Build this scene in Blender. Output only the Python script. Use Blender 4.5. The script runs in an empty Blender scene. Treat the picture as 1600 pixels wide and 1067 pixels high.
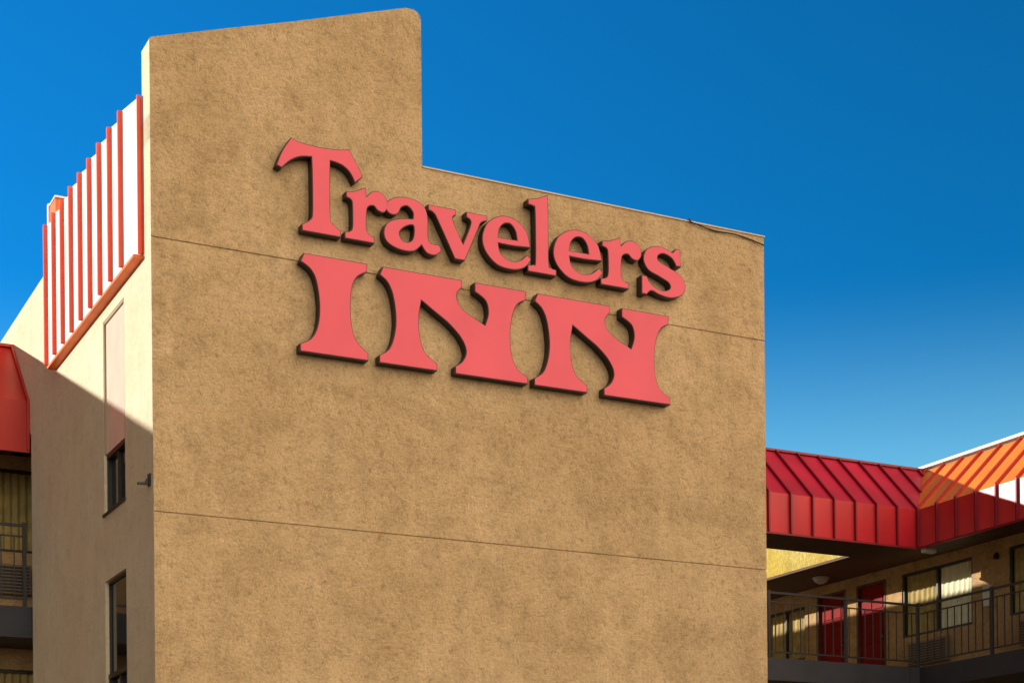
import bpy, math, random, bmesh
from mathutils import Vector, Matrix
random.seed(7)
COL = bpy.context.scene.collection
# ------------------------------------------------------------------ calibration
FPX, V0, ROLL = 2669.0, 1400.0, 0.009
TH = math.atan2(1, 1.948); c_, s_ = math.cos(TH), math.sin(TH)
CX, CY, EYE = -3.49, 16.8, 1.6
def W(x, y, z): return Vector((CX + c_*x - s_*y, CY + s_*x + c_*y, z))
def wall_x(u, v, y):               # along-wall coordinate of a sight line on plane y
    k = ((u-800) + ROLL*(V0-v))/FPX
    return (k*(CY+c_*y) - CX + s_*y)/(c_ - k*s_)
# ------------------------------------------------------------------ materials
def mat(name, col, rough=.6, metal=0., spec=.5, var=.0, vscale=3., bump=0., bscale=40., coat=0., streak=0.):
    m = bpy.data.materials.new(name); m.use_nodes = True
    nt = m.node_tree; N = nt.nodes; Lk = nt.links; b = N['Principled BSDF']
    b.inputs['Roughness'].default_value = rough; b.inputs['Metallic'].default_value = metal
    b.inputs['Specular IOR Level'].default_value = spec
    if coat:
        b.inputs['Coat Weight'].default_value = coat; b.inputs['Coat Roughness'].default_value = .34; b.inputs['Coat IOR'].default_value = 1.9
    tc = N.new('ShaderNodeTexCoord'); src = tc.outputs['Object']
    if streak:
        mp = N.new('ShaderNodeMapping'); mp.inputs['Scale'].default_value = (1, 1, streak); Lk.new(src, mp.inputs['Vector']); src = mp.outputs[0]
    n = N.new('ShaderNodeTexNoise'); n.inputs['Scale'].default_value = vscale; n.inputs['Detail'].default_value = 6
    Lk.new(src, n.inputs['Vector'])
    r = N.new('ShaderNodeValToRGB'); r.color_ramp.elements[0].position = .3; r.color_ramp.elements[1].position = .7
    r.color_ramp.elements[0].color = (*[x*(1-var) for x in col], 1)
    r.color_ramp.elements[1].color = (*[min(1, x*(1+var*.6)) for x in col], 1)
    Lk.new(n.outputs['Fac'], r.inputs['Fac']); Lk.new(r.outputs['Color'], b.inputs['Base Color'])
    if bump:
        n2 = N.new('ShaderNodeTexNoise'); n2.inputs['Scale'].default_value = bscale; n2.inputs['Detail'].default_value = 4
        Lk.new(tc.outputs['Object'], n2.inputs['Vector'])
        bp = N.new('ShaderNodeBump'); bp.inputs['Strength'].default_value = bump; bp.inputs['Distance'].default_value = .01
        Lk.new(n2.outputs['Fac'], bp.inputs['Height']); Lk.new(bp.outputs['Normal'], b.inputs['Normal'])
    return m
def stucco(name, mid, hi, bump=.6, k=1.):
    m = bpy.data.materials.new(name); m.use_nodes = True
    nt = m.node_tree; N = nt.nodes; Lk = nt.links; b = N['Principled BSDF']
    b.inputs['Roughness'].default_value = .92; b.inputs['Specular IOR Level'].default_value = .15
    tc = N.new('ShaderNodeTexCoord')
    def noise(scale, det, rough=.55, dist=0., vec=None):
        n = N.new('ShaderNodeTexNoise'); n.inputs['Scale'].default_value = scale; n.inputs['Detail'].default_value = det
        n.inputs['Roughness'].default_value = rough; n.inputs['Distortion'].default_value = dist
        Lk.new(vec or tc.outputs['Object'], n.inputs['Vector']); return n
    def ramp(src, p0, c0, p1, c1):
        r = N.new('ShaderNodeValToRGB'); e = r.color_ramp.elements
        e[0].position = p0; e[0].color = (*c0, 1); e[1].position = p1; e[1].color = (*c1, 1)
        Lk.new(src, r.inputs['Fac']); return r
    def mix(kind, fac, a, bb):
        x = N.new('ShaderNodeMixRGB'); x.blend_type = kind; x.inputs[0].default_value = fac
        Lk.new(a, x.inputs[1]); Lk.new(bb, x.inputs[2]); return x.outputs[0]
    big = noise(.7, 5, .62); r1 = ramp(big.outputs['Fac'], .36, mid, .64, hi)
    t0 = noise(1.9, 9, .7, .1); r0 = ramp(t0.outputs['Fac'], .38, (.72, .69, .64), .54, (1, 1, 1))
    t1 = noise(5.2, 12, .78, .1); r2 = ramp(t1.outputs['Fac'], .38, (.54, .50, .44), .49, (1, 1, 1))
    t2 = noise(15, 8, .75, .3); r3 = ramp(t2.outputs['Fac'], .37, (.50, .46, .41), .47, (1.0, 1.0, 1.0))
    mp2 = N.new('ShaderNodeMapping'); mp2.inputs['Scale'].default_value = (2.2, 2.2, .22); Lk.new(tc.outputs['Object'], mp2.inputs['Vector'])
    st = noise(1.6, 5, .6, 0, mp2.outputs[0]); r4 = ramp(st.outputs['Fac'], .33, (.86, .85, .84), .6, (1, 1, 1))
    fine = noise(42, 5, .7); r5 = ramp(fine.outputs['Fac'], .36, (.66, .64, .61), .56, (1, 1, 1))
    rg = N.new('ShaderNodeTexNoise'); rg.noise_type = 'RIDGED_MULTIFRACTAL'
    rg.inputs['Scale'].default_value = 6.5; rg.inputs['Detail'].default_value = 5; rg.inputs['Distortion'].default_value = .5
    Lk.new(tc.outputs['Object'], rg.inputs['Vector'])
    r6 = ramp(rg.outputs['Fac'], .6, (1, 1, 1), .98, (.62, .6, .56))
    o = mix('MULTIPLY', .45*k, r1.outputs[0], r2.outputs[0]); o = mix('MULTIPLY', .55*k, o, r3.outputs[0]); o = mix('MULTIPLY', .6*k, o, r0.outputs[0])
    o = mix('MULTIPLY', .6*k, o, r4.outputs[0]); o = mix('MULTIPLY', .7*k, o, r5.outputs[0]); o = mix('MULTIPLY', .5*k, o, r6.outputs[0])
    Lk.new(o, b.inputs['Base Color'])
    h1 = N.new('ShaderNodeMath'); h1.operation = 'MULTIPLY_ADD'; h1.inputs[1].default_value = .7
    rr = ramp(t2.outputs['Fac'], .38, (0, 0, 0), .58, (1, 1, 1)); rr1 = ramp(t1.outputs['Fac'], .4, (0, 0, 0), .6, (1, 1, 1))
    Lk.new(rr.outputs[0], h1.inputs[0]); Lk.new(rr1.outputs[0], h1.inputs[2])
    h2 = N.new('ShaderNodeMath'); h2.operation = 'MULTIPLY_ADD'; h2.inputs[1].default_value = .4
    Lk.new(fine.outputs['Fac'], h2.inputs[0]); Lk.new(h1.outputs[0], h2.inputs[2])
    bp = N.new('ShaderNodeBump'); bp.inputs['Strength'].default_value = bump; bp.inputs['Distance'].default_value = .012
    Lk.new(h2.outputs[0], bp.inputs['Height']); Lk.new(bp.outputs['Normal'], b.inputs['Normal'])
    return m
M = {}
M['stucco'] = stucco('tan_stucco', (.70, .475, .245), (.84, .59, .325), .8, .92)
M['sunlit_stucco'] = stucco('sunlit_side_stucco', (.96, .79, .54), (.98, .85, .61), .45, .35)  # tan stucco, lightened to carry the sunlight on the side wall
M['stucco2'] = stucco('wing_stucco', (.62, .38, .17), (.70, .44, .21), .3)
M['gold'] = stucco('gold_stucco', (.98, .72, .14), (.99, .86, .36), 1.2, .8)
M['cream'] = mat('cream_metal', (.92, .87, .78), .45, var=.06)
M['pan'] = mat('sun_glare_pan', (.97, .92, .85), .4, var=.04, vscale=2)  # red metal whose sun glare is put into a pale colour
M['rib'] = mat('orange_red_rib', (.88, .075, .025), .45, var=.1)
M['eave'] = mat('orange_eave', (.88, .17, .02), .5, var=.2)
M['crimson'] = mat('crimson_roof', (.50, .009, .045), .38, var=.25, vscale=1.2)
M['crimson_rib'] = mat('crimson_seam', (.24, .007, .016), .4, var=.1)
M['redfascia'] = mat('red_fascia', (.58, .010, .020), .35, var=.22, vscale=2, streak=.3)
M['glossfascia'] = mat('glossy_red_fascia', (.60, .02, .016), .35, var=.15, vscale=2, coat=1., streak=.3)
M['leftred'] = mat('dull_red_fascia', (.50, .018, .010), .4, var=.2, vscale=1.5, streak=.3)
M['orange'] = mat('sunlit_orange_roof', (.98, .26, .045), .42, var=.18, vscale=1.5)  # same red roof as the crimson one, sunlight put into its colour
M['sunlit_rib'] = mat('sunlit_seam', (.50, .03, .015), .45, var=.1)  # seam red lightened to go with the sunlit slope
M['letter'] = mat('letter_face', (.80, .085, .125), .40, var=.10, vscale=1.3, spec=.35)
M['return'] = mat('letter_side', (.030, .010, .008), .5, var=.2)
M['dark'] = mat('dark_bronze', (.03, .025, .022), .45, var=.1)
M['glass'] = mat('dark_glass', (.010, .011, .013), .06, spec=.3)
M['tanpane'] = mat('tan_shade_pane', (.92, .84, .68), .12, var=.06, spec=.7)
M['tanframe'] = mat('tan_frame', (.42, .29, .15), .5, var=.08)
M['curtain'] = mat('gold_curtain', (.48, .34, .11), .8, var=.25, vscale=6)
M['palecurtain'] = mat('pale_curtain', (.95, .85, .55), .8, var=.15, vscale=6)
M['door'] = mat('red_door', (.27, .006, .004), .5, var=.2, spec=.1)
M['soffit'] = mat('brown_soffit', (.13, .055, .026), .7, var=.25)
M['deck'] = mat('deck_edge', (.035, .035, .045), .6, var=.2)
M['railing'] = mat('railing_metal', (.028, .025, .027), .45, var=.1)
M['ac'] = mat('unit_metal', (.22, .15, .09), .5, var=.1)
M['coping'] = mat('pale_coping', (.60, .46, .30), .5, var=.1)
M['white'] = mat('white_fixture', (.75, .72, .66), .4)
M['black'] = mat('black_metal', (.012, .011, .011), .5)
M['roofdeck'] = mat('gravel_roof', (.3, .27, .23), .9, var=.2, vscale=20)
M['ground'] = mat('asphalt', (.10, .078, .056), .9, var=.25, vscale=.6, bump=.3)
# ------------------------------------------------------------------ mesh builder (coordinates in the building frame)
ORI = {}
class MB:
    def __init__(s): s.v = []; s.f = []
    def box(s, x0, x1, y0, y1, z0, z1):
        n = len(s.v)
        s.v += [(x, y, z) for z in (z0, z1) for (x, y) in ((x0, y0), (x1, y0), (x1, y1), (x0, y1))]
        s.f += [[n+i for i in q] for q in ((0,3,2,1), (4,5,6,7), (0,1,5,4), (1,2,6,5), (2,3,7,6), (3,0,4,7))]
        return s
    def prism(s, pts, d):
        n = len(s.v); k = len(pts)
        s.v += [tuple(p) for p in pts] + [tuple(Vector(p)+Vector(d)) for p in pts]
        s.f.append([n+i for i in range(k)][::-1]); s.f.append([n+k+i for i in range(k)])
        for i in range(k): j = (i+1) % k; s.f.append([n+i, n+j, n+k+j, n+k+i])
        return s
    def beam(s, p0, p1, up, w, h):
        p0, p1, up = Vector(p0), Vector(p1), Vector(up).normalized()
        d = (p1-p0).normalized(); side = d.cross(up).normalized()*w/2
        s.prism([p0-side, p0+side, p0+side+up*h, p0-side+up*h], p1-p0); return s
    def tube(s, path, r, k=8):
        path = [Vector(p) for p in path]; n0 = len(s.v)
        rs = r if isinstance(r, (list, tuple)) else [r]*len(path)
        for i, p in enumerate(path):
            d = (path[min(i+1, len(path)-1)]-path[max(i-1, 0)]).normalized()
            a = d.cross(Vector((0, 0, 1)) if abs(d.z) < .9 else Vector((1, 0, 0))).normalized(); b = d.cross(a)
            for j in range(k):
                t = 2*math.pi*j/k; s.v.append(tuple(p+(a*math.cos(t)+b*math.sin(t))*rs[i]))
        for i in range(len(path)-1):
            for j in range(k):
                q = (j+1) % k; s.f.append([n0+i*k+j, n0+i*k+q, n0+(i+1)*k+q, n0+(i+1)*k+j])
        s.f.append([n0+j for j in range(k)][::-1]); s.f.append([n0+(len(path)-1)*k+j for j in range(k)])
        return s
    def build(s, name, m, parent=None, bevel=0., smooth=False):
        o0 = Vector(ORI.get(parent.name, (0, 0, 0))) if parent else Vector((0, 0, 0))
        me = bpy.data.meshes.new(name); me.from_pydata([tuple(Vector(p)-o0) for p in s.v], [], s.f)
        bm = bmesh.new(); bm.from_mesh(me); bmesh.ops.recalc_face_normals(bm, faces=bm.faces); bm.to_mesh(me); bm.free()
        me.materials.append(m); ob = bpy.data.objects.new(name, me); COL.objects.link(ob)
        if parent: ob.parent = parent; ORI[ob.name] = tuple(o0)
        if smooth:
            for p in me.polygons: p.use_smooth = True
        if bevel:
            b = ob.modifiers.new('bevel', 'BEVEL'); b.width = bevel; b.segments = 2; b.limit_method = 'ANGLE'
        return ob
def thing(name, label, cat, o, group=None):
    e = bpy.data.objects.new(name, None); COL.objects.link(e); e.empty_display_size = .2
    e.location = W(*o); e.rotation_euler = (0, 0, TH); e['label'] = label; e['category'] = cat
    if group: e['group'] = group
    ORI[e.name] = tuple(o); return e
def holed_wall(P, a0, a1, z0, z1, holes, depth):
    mb = MB(); A = sorted({a0, a1, *[h[0] for h in holes], *[h[1] for h in holes]}); Z = sorted({z0, z1, *[h[2] for h in holes], *[h[3] for h in holes]})
    def q(*p): n = len(mb.v); mb.v += [tuple(x) for x in p]; mb.f.append([n, n+1, n+2, n+3])
    for i in range(len(A)-1):
        for j in range(len(Z)-1):
            ca, cz = (A[i]+A[i+1])/2, (Z[j]+Z[j+1])/2
            if any(h[0] < ca < h[1] and h[2] < cz < h[3] for h in holes): continue
            q(P(A[i], Z[j], 0), P(A[i+1], Z[j], 0), P(A[i+1], Z[j+1], 0), P(A[i], Z[j+1], 0))
    for h in list(holes)+[(a0, a1, z0, z1)]:
        x0, x1, y0, y1 = h
        q(P(x0,y0,0), P(x1,y0,0), P(x1,y0,depth), P(x0,y0,depth)); q(P(x0,y1,0), P(x1,y1,0), P(x1,y1,depth), P(x0,y1,depth))
        q(P(x0,y0,0), P(x0,y1,0), P(x0,y1,depth), P(x0,y0,depth)); q(P(x1,y0,0), P(x1,y1,0), P(x1,y1,depth), P(x1,y0,depth))
    return mb
# ------------------------------------------------------------------ ground
gm = MB(); gm.v = [(-900, -900, 0), (900, -900, 0), (900, 900, 0), (-900, 900, 0)]; gm.f = [[0, 1, 2, 3]]
g = gm.build('ground', M['ground']); g['kind'] = 'structure'
# ------------------------------------------------------------------ tower
TW, ROOF = 7.34, 9.34
T = thing('sign_tower', 'tan stucco block carrying the big red lettering, with a stepped parapet', 'building', (0, 0, 0))
FX = 2.93
G1, G2 = 8.12, 5.42
PT = .012
def fpanel(pts): return MB().prism([(x, 0.0, z) for x, z in pts], (0, PT, 0))
gap = .0065
top = [(0, G1+gap), (TW, G1+gap), (TW, ROOF), (FX, ROOF+.005), (FX, 10.90), (FX-.01, 10.945), (FX-.04, 10.98), (FX-.09, 11.0), (FX-.18, 10.995), (2.2, 10.81), (1.5, 10.57), (.8, 10.345), (.02, 10.085), (0, 10.07)]
fpanel(top).build('wall_panel', M['stucco'], T, .003)
fpanel([(0, G2+gap), (TW, G2+gap), (TW, G1-gap), (0, G1-gap)]).build('wall_panel', M['stucco'], T, .003)
fpanel([(0, 0), (TW, 0), (TW, G2-gap), (0, G2-gap)]).build('wall_panel', M['stucco'], T, .003)
core = MB().box(.16, TW-.01, PT+.0005, 5.6, 0, ROOF-.01)
core.box(.004, .16, PT+.0005, .2, 0, ROOF-.2)
core.build('wall_core', M['stucco'], T)
par = [(.0, ROOF-.25)]+[(FX-.003, ROOF-.25)]+[(x-.003 if x > 2.9 else x, z-.004) for x, z in top[4:]]
MB().prism([(x, PT+.001, z) for x, z in par], (0, .288, 0)).build('stepped_parapet', M['sunlit_stucco'], T, .004)
MB().box(FX+.002, TW+.012, -.012, .33, ROOF+.001, ROOF+.016).build('coping', M['coping'], T)
UWy, UWz = (1.07, 1.96), (5.78, 7.86); LWz = (2.9, 5.05)
P = lambda a, z, t: (t, a, z)
holed_wall(P, PT+.001, 5.75, 0, ROOF, [(UWy[0], UWy[1], *UWz), (UWy[0], UWy[1], *LWz)], .14).build('side_wall', M['sunlit_stucco'], T)
MB().box(0, .2, 5.751, 20, 7.6, ROOF).box(.2, TW, 7.2, 20, 0, ROOF-.01).build('rear_wall_sun_block', M['sunlit_stucco'], T)  # upper side wall, plus unseen rear mass added to block the sun
MB().box(.15, TW-.1, 5.6, 7.2, 7.7, ROOF-.02).build('rear_roof_slab', M['stucco'], T)
def side_window(z0, z1, split, upm, upf, upx):
    y0, y1 = UWy; t = .04
    fr = MB().box(.03, .09, y0, y0+t, z0, split).box(.03, .09, y1-t, y1, z0, split).box(.031, .089, y0+t, y1-t, z0, z0+t).box(.025, .089, y0+.001, y1-.001, split+.0, split+.05).build('window', M['dark'], T, .004)
    MB().box(upx, .09, y0, y0+t*.7, split+.051, z1).box(upx, .09, y1-t*.7, y1, split+.051, z1).box(upx, .089, y0+t, y1-t, z1-t*.7, z1).build('upper_frame', upf, fr)
    MB().box(upx+.02, upx+.03, y0+t*.7, y1-t*.7, split+.052, z1-t*.7).build('upper_pane', upm, fr)
    MB().box(.075, .08, y0+t, y1-t, z0+t, split).build('lower_pane', M['glass'], fr)
    m_ = (y0+y1)/2+.02
    MB().box(.045, .074, m_-.018, m_+.018, z0+t, split).build('mullion', M['dark'], fr)
side_window(*UWz, 6.38, M['tanpane'], M['tanframe'], .004); side_window(*LWz, 4.0, M['glass'], M['dark'], .04)
MB().box(-.02, .03, UWy[0]-.02, UWy[1]+.02, UWz[0]-.03, UWz[0]-.002).build('window_sill', M['dark'], T)
# folded red metal cladding, sun glare painted as pale pans, with standing seams
cl0, cl1, cz0, cz1 = .305, 4.30, 8.05, 9.60
clad = MB().box(-.02, -.001, cl0, cl1, cz0, cz1).box(-.019, .1, cl1-.02, cl1-.001, ROOF, cz1-.002).build('metal_cladding', M['rib'], T)
pit = (cl1-cl0)/9
for i in range(9):
    y = cl0+.002+pit*i; dz = .012*i; ye = y+pit-.012
    MB().prism([(-.0205, y, cz0-.01), (-.105, ye, cz0-.01), (-.0205, ye, cz0-.01)], (0, 0, cz1-cz0+.03+dz)).build('rib', M['pan'], clad)
    MB().box(-.138, -.09, ye-.03, ye+.006, cz0-.012, cz1+.024+dz).build('red_seam', M['rib'], clad)
MB().box(-.055, -.0206, cl0-.022, cl0, cz0-.012, cz1+.02).build('red_seam', M['rib'], clad)
MB().box(-.10, -.0005, cl0+.0, cl1+.02, cz0-.05, cz0-.013).build('eave_trim', M['eave'], T, .004)
ef = MB().box(-.07, .30, cl1+.001, cl1+.07, cz0-.03, cz1+.40).build('end_fin', M['cream'], T)
MB().box(-.05, .28, cl1-.30, cl1-.001, cz1+.14, cz1+.36).build('end_box', M['eave'], ef)
MB().box(-.06, .28, cl1-.32, cl1-.001, cz1+.362, cz1+.385).build('end_cap', M['cream'], ef)
# ------------------------------------------------------------------ small things on the tower
lm = thing('wall_lamp', 'small black bracket lamp on the side wall beside the corner', 'lamp', (0, .12, 5.7))
MB().box(-.02, -.001, .08, .15, 5.69, 5.81).build('mounting_plate', M['black'], lm, .004)
MB().prism([(-.02, .10, 5.78), (-.02, .10, 5.70), (-.13, .10, 5.695), (-.13, .10, 5.715), (-.06, .10, 5.725)], (0, .03, 0)).build('arm', M['black'], lm, .003)
xa, xb = wall_x(1080, 345, -.03), TW-.02
cb = [(xa+(xb-xa)*i/14, -.022-.006*math.sin(i), ROOF-.005-.10*(i/14)**1.3-.02*math.sin(i*.45)) for i in range(15)]
cab = thing('roof_cable', 'thin black cable hanging along the right end of the parapet edge', 'cable', (xa, -.03, ROOF))
MB().tube(cb, .008, 6).build('wire', M['black'], cab)
MB().tube([(xa, -.022, ROOF-.005), (xa-.02, -.022, ROOF+.03), (xa, .05, ROOF+.04)], .010, 6).build('bracket', M['black'], cab)
# ------------------------------------------------------------------ letters
GL = {
'T': (94, 93, [[(16,93,1),(27,90),(48,89),(68,90.5),(80,93,1),(87,82),(94,70),(94,66,1),(86,59,1),(80,69),(71,75),(59,77,1),(58.5,60),(58.5,22),(61,13),(70,7,1),(70,0,1),(27,0,1),(27,7,1),(36,13),(38.5,22),(38.5,60),(38,77,1),(26,75),(15,69),(6,60,1),(0,62,1),(6,77)]]),
'r': (51, 56, [[(2,43,1),(2,49,1),(12,51),(25,57,1),(26,48,1),(33,54),(42,55),(50,49),(51,40),(46,34),(39,35),(34,39),(28,37),(26,30),(26,14),(29,8.5),(35,7,1),(35,0,1),(0,0,1),(0,7,1),(6,8.5),(9,14),(9,36),(7.5,41)]]),
'a': (68, 54, [[(68,5,1),(60,-1),(50,0),(44,7,1),(34,-1),(18,-1.5),(4,4),(0,14),(5,25),(18,31),(34,33.5,1),(34,40),(28,45.5),(21,43),(17,36),(10,33.5),(3.5,37),(4,46),(15,53),(30,55),(45,51),(51.5,40),(52,18),(55,11.5),(65,11,1)], [(34.5,26),(25,23.5),(18.5,16.5),(21,9.5),(28,8),(34,13)]]),
'v': (70, 52, [[(0,52,1),(33,52,1),(33,46,1),(29,43),(31,36),(41,17,1),(49,36),(50,43),(45,46,1),(45,52,1),(70,52,1),(70,46,1),(63,43),(58,33),(43,-1,1),(31,-1,1),(13,33),(7,43),(0,46,1)]]),
'e': (61, 54, [[(61,13,1),(52,3),(37,-1.5),(18,1),(4,13),(0,28),(7,45),(24,55),(42,53.5),(55,43),(60,26,1),(40,24.5),(20,24.5,1),(23,14),(34,8),(46,10),(56,18,1)], [(20,31,1),(43,31.5,1),(41,41),(35,47.5),(27,46.5),(21.5,40)]]),
'l': (36, 87, [[(1,73,1),(1,79,1),(13,82),(26,88,1),(26.5,60),(26.5,14),(29,8.5),(36,7,1),(36,0,1),(0,0,1),(0,7,1),(7,8.5),(9.5,14),(9.5,66),(7.5,72)]]),
's': (60, 54, [[(53,56,1),(54,36,1),(47,36,1),(41,44),(30,47.5),(22.5,44),(24,38),(38,33),(54,26),(60,15),(55,4),(39,-1.5),(24,0),(13,3),(7,-2,1),(0,-2,1),(0,19,1),(7,19,1),(14,10),(27,5.5),(37.5,8.5),(37,15),(24,20.5),(9,26),(2.5,37),(7,49),(21,55),(36,53.5),(42,51),(47,56,1)]]),
'I': (74, 101, [[(5,101,1),(74,101,1),(73,92,1),(62,85),(56.5,72),(55,50),(57,30),(63,17),(74,8,1),(74,0,1),(0,0,1),(0,8,1),(12,15),(19,29),(21,50),(18,73),(12,85),(1,92,1)]]),
'N': (176, 101, [[(5,101,1),(97,101,1),(97,93,1),(91,86),(92,77),(101,68),(124,57,1),(128,70),(125,83),(112,91,1),(112,101,1),(175,101,1),(174,91,1),(163,84),(157,68),(155,48),(157,28),(164,15),(176,8,1),(176,0,1),(88,0,1),(88,8,1),(97,15),(101,26),(95,39),(81,52),(65,62),(49,72,1),(46,54),(47,34),(53,18),(67,8,1),(67,0,1),(0,0,1),(0,8,1),(11,16),(17,31),(19,50),(16,72),(10,85),(1,92,1)]]),
}
def smooth_contour(pts, n=7):
    P_ = [(p[0], p[1]) for p in pts]; cr = [len(p) > 2 for p in pts]; L = len(pts)
    out = []
    for i in range(L):
        p1, p2 = P_[i], P_[(i+1) % L]
        p0 = p1 if cr[i] else P_[i-1]; p3 = p2 if cr[(i+1) % L] else P_[(i+2) % L]
        if cr[i] and cr[(i+1) % L]: out.append(p1); continue
        for k in range(n):
            t = k/n
            out.append(tuple(.5*((2*b)+(-a+c)*t+(2*a-5*b+4*c-d)*t*t+(-a+3*b-3*c+d)*t**3) for a, b, c, d in zip(p0, p1, p2, p3)))
    return out
def area(c): return sum(c[i-1][0]*c[i][1]-c[i][0]*c[i-1][1] for i in range(len(c)))/2
def inset(c, d):
    out = []; n = len(c)
    for i in range(n):
        a, b, e = Vector(c[i-1]), Vector(c[i]), Vector(c[(i+1) % n])
        d1, d2 = (b-a).normalized(), (e-b).normalized()
        n1, n2 = Vector((-d1.y, d1.x)), Vector((-d2.y, d2.x)); m = n1+n2
        if m.length < .2: m = n1
        m.normalize(); k = d/max(.45, m.dot(n1)); out.append(tuple(b+m*k))
    return out
def outline_mesh(name, contours, z0, ext):
    cu = bpy.data.curves.new(name, 'CURVE'); cu.dimensions = '2D'; cu.fill_mode = 'BOTH'; cu.extrude = ext
    for c in contours:
        sp = cu.splines.new('POLY'); sp.points.add(len(c)-1); sp.use_cyclic_u = True
        for p, q in zip(sp.points, c): p.co = (q[0], q[1], 0, 1)
    t = bpy.data.objects.new('tmp', cu); COL.objects.link(t)
    dg = bpy.context.evaluated_depsgraph_get(); dg.update()
    me = bpy.data.meshes.new_from_object(t.evaluated_get(dg)); me.name = name
    bpy.data.objects.remove(t)
    me.transform(Matrix.Translation((0, z0, 0)) @ Matrix.Rotation(math.pi/2, 4, 'X'))
    bm = bmesh.new(); bm.from_mesh(me); bmesh.ops.remove_doubles(bm, verts=bm.verts, dist=.0003)
    bmesh.ops.recalc_face_normals(bm, faces=bm.faces); bm.to_mesh(me); bm.free()
    for p in me.polygons: p.use_smooth = False
    me.materials.clear(); return me
DEP = .11
def letter(ch, uL, uR, line, label):
    Wd, Hd, cons = GL[ch]
    vmid = (lambda u: 330+.19*(u-500)) if line == 1 else (lambda u: 480+.17*(u-500))
    xl, xr = wall_x(uL, vmid(uL), -DEP), wall_x(uR, vmid(uR), -DEP)
    zb = 8.395 if line == 1 else 7.165
    sx, sz = (xr-xl)/Wd, .00998
    root = thing('sign_letter', label, 'letter', (xl, 0, zb), 'red letters of the motel sign')
    cs = []
    for i, c in enumerate(cons):
        q = [(x*sx, y*sz) for x, y in smooth_contour(c)]
        if (area(q) > 0) != (i == 0): q = q[::-1]
        cs.append(q)
    me = outline_mesh('side_return', cs, -DEP/2-.002, DEP/2-.003); me.materials.append(M['return'])
    o = bpy.data.objects.new('side_return', me); COL.objects.link(o); o.parent = root
    me = outline_mesh('face', [inset(q, .009) for q in cs], -DEP-.002, .004); me.materials.append(M['letter'])
    o = bpy.data.objects.new('face', me); COL.objects.link(o); o.parent = root
letter('T', 432, 566, 1, 'red capital letter T that starts the upper line of the sign')
letter('r', 538, 606, 1, 'red small letter r next to the capital T')
letter('a', 599, 690, 1, 'red small letter a in the upper line of the sign')
letter('v', 669, 761, 1, 'red small letter v in the upper line of the sign')
letter('e', 753, 830, 1, 'red small letter e between the v and the tall l')
letter('l', 824, 869, 1, 'tall red small letter l in the upper line')
letter('e', 864, 942, 1, 'red small letter e right after the tall l')
letter('r', 938, 1002, 1, 'red small letter r just before the final s')
letter('s', 1002, 1071, 1, 'red small letter s that ends the upper line')
letter('I', 468, 575, 2, 'wide red capital letter I that starts the lower line')
letter('N', 592, 824, 2, 'first large red capital N, next to the I')
letter('N', 834, 1047, 2, 'last large red capital N, right end of the lower line')
# ------------------------------------------------------------------ wings
EY, EXC = 5.85, 14.65
FZ0, FZ1, RZ, DECK, CEIL = 7.38, 8.02, 9.0, 5.40, 7.60
nfront = (0, -1, 1); nleft = (-1, 0, 1)
def roof_rear(root, x0, x1, valley, mslope, mfas, mrib, xmin=None):
    xv = x1+1 if valley else x1
    q = [(x0, EY, FZ1), (x1, EY, FZ1), (xv, EY+1, RZ), (x0, EY+1, RZ)]
    r = MB().prism(q, (0, .02, -.05)).build('roof', mslope, root)
    f = MB().box(x0, x1-.002, EY-.001, EY+.05, FZ0, FZ1+.01).build('fascia', mfas, root)
    MB().box(x0, x1-.003, EY-.03, EY-.0012, FZ0-.02, FZ0+.012).build('drip_edge', mrib, f)
    lim = max(x0, xmin) if xmin is not None else x0
    for i in range(60):
        x = x1-.02-i*.435
        if x < lim+.02: break
        MB().beam((x, EY, FZ1), (x, EY+1, RZ), nfront, .03, .045).build('seam', mrib, r)
        MB().box(x-.015, x+.015, EY-.05, EY-.0015, FZ0+.013, FZ1+.03).build('seam', mrib, f)
    if valley:
        for q_ in (.43, .86): MB().beam((x1+q_, EY+q_, FZ1+q_*.98), (x1+q_, EY+1, RZ), nfront, .03, .045).build('seam', mrib, r)
    MB().box(x0, xv, EY+.96, EY+1.10, RZ+.003, RZ+.04).build('ridge_cap', mrib, root)
def railing_x(root, x0, x1, y):
    r = MB().box(x0, x1, y-.017, y+.017, DECK+1.035, DECK+1.07).box(x0, x1, y-.012, y+.012, DECK+.90, DECK+.92).box(x0, x1, y-.012, y+.012, DECK+.09, DECK+.115).build('railing', M['railing'], root)
    me = None; x = x1-.16
    while x > x0+.05:
        if me is None:
            me = MB().box(x-.007, x+.007, y-.007, y+.007, DECK+.115, DECK+.90).build('baluster', M['railing'], r); bx = x
        else:
            d = me.copy(); COL.objects.link(d); d.location.x = x-bx; d.parent = r
        x -= .165
    for xp in (x1-.03, x1-1.55, x1-3.1, x1-4.65):
        if xp > x0: MB().box(xp-.023, xp+.023, y-.024, y+.024, DECK-.3, DECK+1.09).build('post', M['railing'], r)
def railing_y(root, x, y0, y1):
    r = MB().box(x-.017, x+.017, y0, y1, DECK+1.035, DECK+1.07).box(x-.012, x+.012, y0, y1, DECK+.90, DECK+.92).box(x-.012, x+.012, y0, y1, DECK+.09, DECK+.115).build('railing', M['railing'], root)
    me = None; y = y1-.17
    while y > y0+.05:
        if me is None: me = MB().box(x-.007, x+.007, y-.007, y+.007, DECK+.115, DECK+.90).build('baluster', M['railing'], r); by = y
        else:
            d = me.copy(); COL.objects.link(d); d.location.y = y-by; d.parent = r
        y -= .165
    for k in range(1, 5):
        yp = y1-1.7*k
        if yp > y0: MB().box(x-.024, x+.024, yp-.023, yp+.023, DECK-.3, DECK+1.09).build('post', M['railing'], r)
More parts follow.
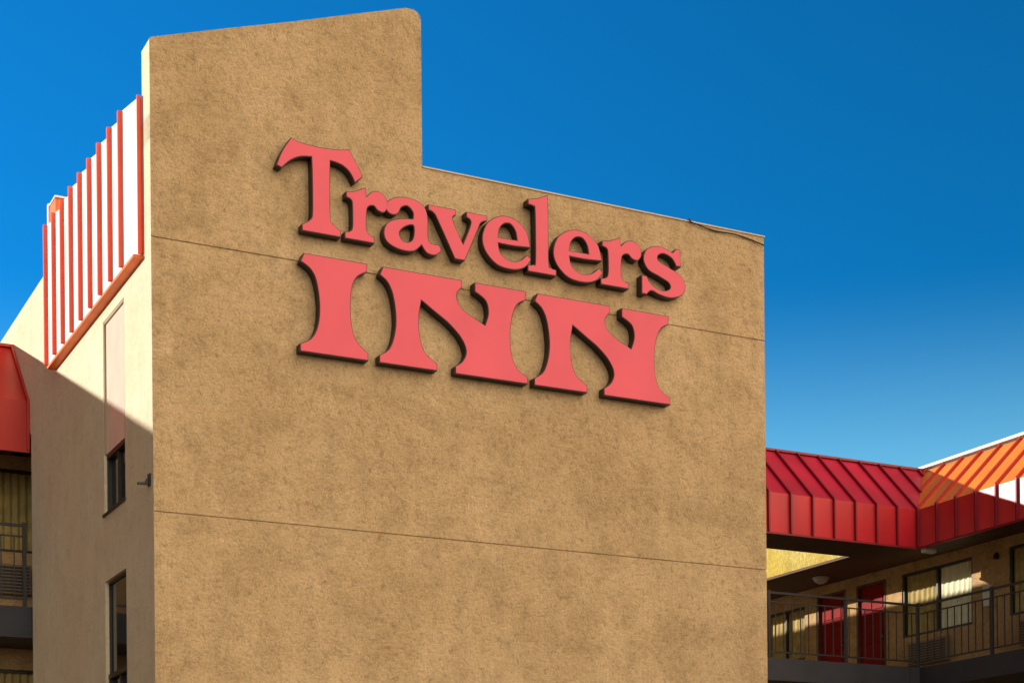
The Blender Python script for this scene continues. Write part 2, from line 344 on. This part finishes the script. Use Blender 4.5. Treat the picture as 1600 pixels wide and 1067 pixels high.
def wavy(P3, a0, a1, z0, z1, amp=.02, lam=.11):
    mb = MB(); n = int((a1-a0)/lam*8)
    for i in range(n+1):
        a = a0+(a1-a0)*i/n; t = amp*math.sin(2*math.pi*a/lam+.8*math.sin(a*7))
        mb.v += [P3(a, z0, t), P3(a, z1, t)]
    for i in range(n): mb.f.append([2*i, 2*i+2, 2*i+3, 2*i+1])
    return mb
def unit(root, boxes, slats):
    ac = boxes.build('air_conditioner', M['ac'], root, .01); slats.build('grille', M['dark'], ac)
# left wing
LX = -22
LW = thing('left_wing', 'red roofed motel wing with balcony at the left edge, behind the tower side wall', 'building', (-4, 7, 0))
roof_rear(LW, LX, -.004, False, M['leftred'], M['leftred'], M['leftred'], -5)
MB().box(LX, -.006, EY+1.05, 9.5, RZ-.1, RZ).build('flat_roof', M['roofdeck'], LW)
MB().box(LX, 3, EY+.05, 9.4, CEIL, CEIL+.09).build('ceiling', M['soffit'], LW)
hl = [(-1.4, .42, 6.30, 7.42), (-1.4, .42, 3.2, 4.72)]
PY = lambda a, z, t: (a, 7.0+t, z)
holed_wall(PY, LX, 3, 0, CEIL, hl, .12).build('wall', M['stucco2'], LW)
for zz in (6.30, 3.2):
    z1 = 7.42 if zz > 6 else 4.72
    f = MB().box(-1.4, .42, 7.03, 7.08, zz, zz+.04).box(-1.4, .42, 7.03, 7.08, z1-.04, z1).box(-1.4, -1.36, 7.03, 7.08, zz+.04, z1-.04).box(.38, .42, 7.03, 7.08, zz+.04, z1-.04).build('window', M['dark'], LW)
    wavy(lambda a, z, t: (a, 7.10+t, z), -1.36, .38, zz, z1).build('curtain', M['curtain'], f, smooth=True)
gr = MB()
for i in range(8): gr.box(-.72, .19, 6.885, 6.8995, 5.75+i*.045, 5.77+i*.045)
unit(LW, MB().box(-.75, .22, 6.90, 6.999, 5.72, 6.12), gr)
MB().box(LX, 3, EY+.1, 6.99, DECK-.40, DECK).build('deck', M['deck'], LW)
railing_x(LW, -5, -.02, EY+.14)
MB().box(LX, .19, 9.4, 9.5, 0, RZ-.1).build('back_wall', M['stucco2'], LW)
# rear wing: a roof band and walkway bridging tower and right wing, open to the sky behind
RW = thing('rear_wing', 'crimson roofed walkway between the tower and the right wing', 'building', (11, 8, 0))
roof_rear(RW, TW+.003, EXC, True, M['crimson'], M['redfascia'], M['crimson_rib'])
MB().box(TW+.003, 14.6, EY+1.0, EY+1.08, 7.43, RZ-.002).build('back_board', M['stucco2'], RW)
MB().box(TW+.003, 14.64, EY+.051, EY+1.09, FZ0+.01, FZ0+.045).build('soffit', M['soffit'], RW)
MB().box(TW+.003, 14.54, EY+.1, 7.6, DECK-.36, DECK).build('deck', M['deck'], RW)
railing_x(RW, TW+.003, EXC+.13, EY+.14)
# right wing, running towards the viewer
SW = thing('right_wing', 'red roofed motel wing, slope tinted sunlit orange, with red doors at the right edge', 'building', (18, 0, 0))
YN = -9
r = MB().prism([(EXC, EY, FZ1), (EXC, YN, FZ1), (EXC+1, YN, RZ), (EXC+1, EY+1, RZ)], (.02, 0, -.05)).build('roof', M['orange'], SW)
f = MB().box(EXC-.001, EXC+.05, YN, EY-.003, FZ0, FZ1+.01).build('fascia', M['glossfascia'], SW)
MB().box(EXC-.03, EXC-.0012, YN, EY-.04, FZ0-.02, FZ0+.012).build('drip_edge', M['crimson_rib'], f)
y = EY-.01
while y > YN:
    MB().beam((EXC, y, FZ1), (EXC+1, y, RZ), nleft, .03, .045).build('seam', M['sunlit_rib'], r)
    MB().box(EXC-.05, EXC-.0015, y-.045, y-.015, FZ0+.013, FZ1+.03).build('seam', M['crimson_rib'], f); y -= .46
for q_ in (.45, .9): MB().beam((EXC+q_, EY+q_, FZ1+q_*.98), (EXC+1, EY+q_, RZ), nleft, .03, .045).build('seam', M['sunlit_rib'], r)
MB().box(EXC+.96, EXC+1.12, YN, EY+1.1, RZ+.045, RZ+.09).build('ridge_cap', M['cream'], SW)
MB().box(EXC+1.05, 24, YN, 15, RZ-.1, RZ+.0).build('flat_roof', M['roofdeck'], SW)
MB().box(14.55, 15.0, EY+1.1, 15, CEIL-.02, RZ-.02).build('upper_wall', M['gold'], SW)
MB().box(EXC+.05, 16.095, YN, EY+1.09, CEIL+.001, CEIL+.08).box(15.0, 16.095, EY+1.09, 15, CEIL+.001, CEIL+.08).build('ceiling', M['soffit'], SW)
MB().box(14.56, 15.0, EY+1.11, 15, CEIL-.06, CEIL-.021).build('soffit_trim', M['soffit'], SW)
MB().box(EXC+.1, 16.09, YN, EY+.095, DECK-.36, DECK).box(14.55, 16.09, EY+.1, 15, DECK-.36, DECK).build('deck', M['deck'], SW)
XW = 16.1
PX = lambda a, z, t: (XW+t, a, z)
wins = [(6.14, 7.99, 6.25, 7.42), (3.4, 5.25, 6.25, 7.42), (10.9, 12.2, 6.25, 7.30)]
doors = [(8.44, 9.29, DECK, 7.42), (9.62, 10.5, DECK, 7.42), (1.8, 2.7, DECK, 7.42)]
holed_wall(PX, YN, 15, 0, CEIL, wins+doors, .12).build('wall', M['stucco2'], SW)
for wi, (a0, a1, z0, z1) in enumerate(wins):
    t = .045
    f = MB().box(XW+.02, XW+.07, a0, a0+t, z0, z1).box(XW+.02, XW+.07, a1-t, a1, z0, z1).box(XW+.02, XW+.07, a0+t, a1-t, z0, z0+t).box(XW+.02, XW+.07, a0+t, a1-t, z1-t, z1).box(XW+.02, XW+.07, (a0+a1)/2-.02, (a0+a1)/2+.02, z0+t, z1-t).build('window', M['dark'], SW)
    mid = (a0+a1)/2
    wavy(lambda a, z, t: (XW+.09+t, a, z), a0+.04, mid-.01 if wi == 0 else a1-.04, z0, z1, .015, .13).build('curtain', M['palecurtain'] if wi == 0 else M['curtain'], f, smooth=True)
    if wi == 0: wavy(lambda a, z, t: (XW+.09+t, a, z), mid+.05, a1-.04, z0, z1, .015, .13).build('curtain', M['curtain'], f, smooth=True)
for (a0, a1, z0, z1) in doors:
    d = MB().box(XW+.05, XW+.09, a0+.05, a1-.05, z0, z1-.05).build('door', M['door'], SW)
    MB().box(XW-.01, XW+.06, a0, a0+.05, z0, z1).box(XW-.01, XW+.06, a1-.05, a1, z0, z1).box(XW-.01, XW+.06, a0+.05, a1-.05, z1-.05, z1).build('door_frame', M['soffit'], d)
    w_ = (a1-a0-.1)
    for (u0, u1) in ((.12, .45), (.55, .88)):
        for (h0, h1) in ((.08, .38), (.46, .72), (.78, .93)):
            MB().box(XW+.035, XW+.0495, a0+.05+w_*u0, a0+.05+w_*u1, z0+h0*1.95, z0+h1*1.95).build('door_panel', M['door'], d, .008)
    MB().tube([(XW+.05, a0+.13, z0+.98), (XW-.01, a0+.13, z0+.98)], .025, 10).build('handle', M['ac'], d)
for a in (6.7, 3.9):
    gr = MB()
    for i in range(8): gr.box(XW-.115, XW-.1005, a+.03, a+.99, 5.73+i*.046, 5.752+i*.046)
    unit(SW, MB().box(XW-.10, XW-.001, a, a+1.02, 5.70, 6.12), gr)
MB().box(XW+.2, 24, YN, 15, 0, RZ-.1).build('core', M['stucco2'], SW)
railing_y(SW, EXC+.14, YN, EY+.11)
def fixture(name, label, cat, o, parts):
    t = thing(name, label, cat, o)
    for n, mb, m in parts: mb.build(n, m, t, .004)
xl_, yl_ = 15.5, 9.6
fixture('ceiling_lamp', 'round white dome lamp under the walkway ceiling', 'lamp', (xl_, yl_, CEIL), [
    ('base', MB().tube([(xl_, yl_, CEIL-.001), (xl_, yl_, CEIL-.03)], .16, 20), M['white']),
    ('globe', MB().tube([(xl_, yl_, CEIL-.031), (xl_, yl_, CEIL-.08), (xl_, yl_, CEIL-.12)], [.14, .12, .05], 20), M['white'])])
fixture('soffit_light', 'small white box light under the inner corner of the roof', 'lamp', (EXC+.1, EY-.2, FZ0), [
    ('housing', MB().box(EXC+.06, EXC+.3, EY-.12, EY+.0, FZ0-.07, FZ0-.001), M['white']),
    ('stem', MB().box(EXC+.07, EXC+.12, EY-.08, EY-.04, FZ0, CEIL), M['white'])])
fixture('notice_box', 'small white box on the wall beside the curtained window', 'box', (XW, 5.75, 6.5), [
    ('cover', MB().box(XW-.05, XW-.001, 5.66, 5.84, 6.5, 6.85), M['white'])])
fixture('wall_sconce', 'small dark wall light near the ceiling of the right wing', 'lamp', (XW, 5.5, 7.3), [
    ('shade', MB().tube([(XW-.03, 5.5, 7.36), (XW-.05, 5.5, 7.31), (XW-.06, 5.5, 7.26)], [.03, .045, .05], 12), M['dark'])])
# ------------------------------------------------------------------ light
L3 = Vector((-1.5, 1.0, .415)); sd = Vector((c_*L3.x-s_*L3.y, s_*L3.x+c_*L3.y, L3.z)).normalized()
sun = bpy.data.lights.new('Sun', 'SUN'); sun.energy = 5; sun.angle = math.radians(.5); sun.color = (1, .97, .90)
so = bpy.data.objects.new('Sun', sun); COL.objects.link(so); so.rotation_euler = sd.to_track_quat('Z', 'Y').to_euler(); so.location = (0, 0, 40)
w = bpy.data.worlds.new('World'); bpy.context.scene.world = w; w.use_nodes = True
nt = w.node_tree; N = nt.nodes; Lk = nt.links; bg = N['Background']
sky = N.new('ShaderNodeTexSky'); sky.sky_type = 'NISHITA'; sky.sun_disc = False
sky.sun_elevation = math.asin(sd.z); sky.sun_rotation = math.atan2(sd.x, sd.y)
sky.altitude = 1500; sky.air_density = 1.0; sky.dust_density = .2; sky.ozone_density = 4
tc = N.new('ShaderNodeTexCoord')
def wmix(kind, a, b, fac=1.):
    x = N.new('ShaderNodeMixRGB'); x.blend_type = kind
    for i, s in ((0, fac), (1, a), (2, b)):
        if hasattr(s, 'links'): Lk.new(s, x.inputs[i])
        elif i == 0: x.inputs[0].default_value = s
        else: x.inputs[i].default_value = (*s, 1)
    return x.outputs[0]
def lobe(d, lo, hi):
    dt = N.new('ShaderNodeVectorMath'); dt.operation = 'DOT_PRODUCT'; dt.inputs[1].default_value = d; Lk.new(tc.outputs['Generated'], dt.inputs[0])
    m_ = N.new('ShaderNodeMapRange'); m_.interpolation_type = 'SMOOTHSTEP'; m_.inputs['From Min'].default_value = lo; m_.inputs['From Max'].default_value = hi
    Lk.new(dt.outputs['Value'], m_.inputs['Value']); return m_.outputs[0]
col = wmix('MULTIPLY', sky.outputs[0], (.09, 1.52, 2.15))
col = wmix('MULTIPLY', col, wmix('MIX', (.64, .80, .74), (1.0, 1.12, 1.10), lobe((-.9, .1, .15), -.25, .35)))  # deeper blue away from the sun
col = wmix('ADD', col, wmix('MIX', (2.4, 4.6, 3.4), (0., 0., 0.), lobe((0, 0, 1), .15, .34)))                   # haze towards the horizon
col = wmix('MIX', col, (1.3, .95, .7), lobe((0, 0, 1), .48, .7))  # zenith dimmed and warmed out of view, to cut blue fill light
col = wmix('MIX', col, (1.1, .55, .22), lobe((-1, 0, 0), .36, .6))                                             # sun-side sky dimmed and warmed to darken the shaded side wall
col = wmix('MIX', col, (27.0, 22.6, 17.2), lobe(Vector((.80, -.58, .15)).normalized(), .34, .78))              # added warm fill behind the view for the shaded front wall
Lk.new(col, bg.inputs['Color'])
bg.inputs['Strength'].default_value = .1
sc = bpy.context.scene; sc.view_settings.view_transform = 'Standard'; sc.view_settings.look = 'None'; sc.view_settings.exposure = 0
# ------------------------------------------------------------------ camera (level shift lens)
cd = bpy.data.cameras.new('Camera'); cam = bpy.data.objects.new('Camera', cd); COL.objects.link(cam); sc.camera = cam
cd.sensor_fit = 'HORIZONTAL'; cd.sensor_width = 36; cd.lens = FPX/1600*36; cd.shift_y = (V0-533.5)/1600; cd.clip_end = 3000
cam.matrix_world = Matrix.Translation((0, 0, EYE)) @ Matrix.Rotation(math.pi/2, 4, 'X') @ Matrix.Rotation(-ROLL, 4, 'Z')
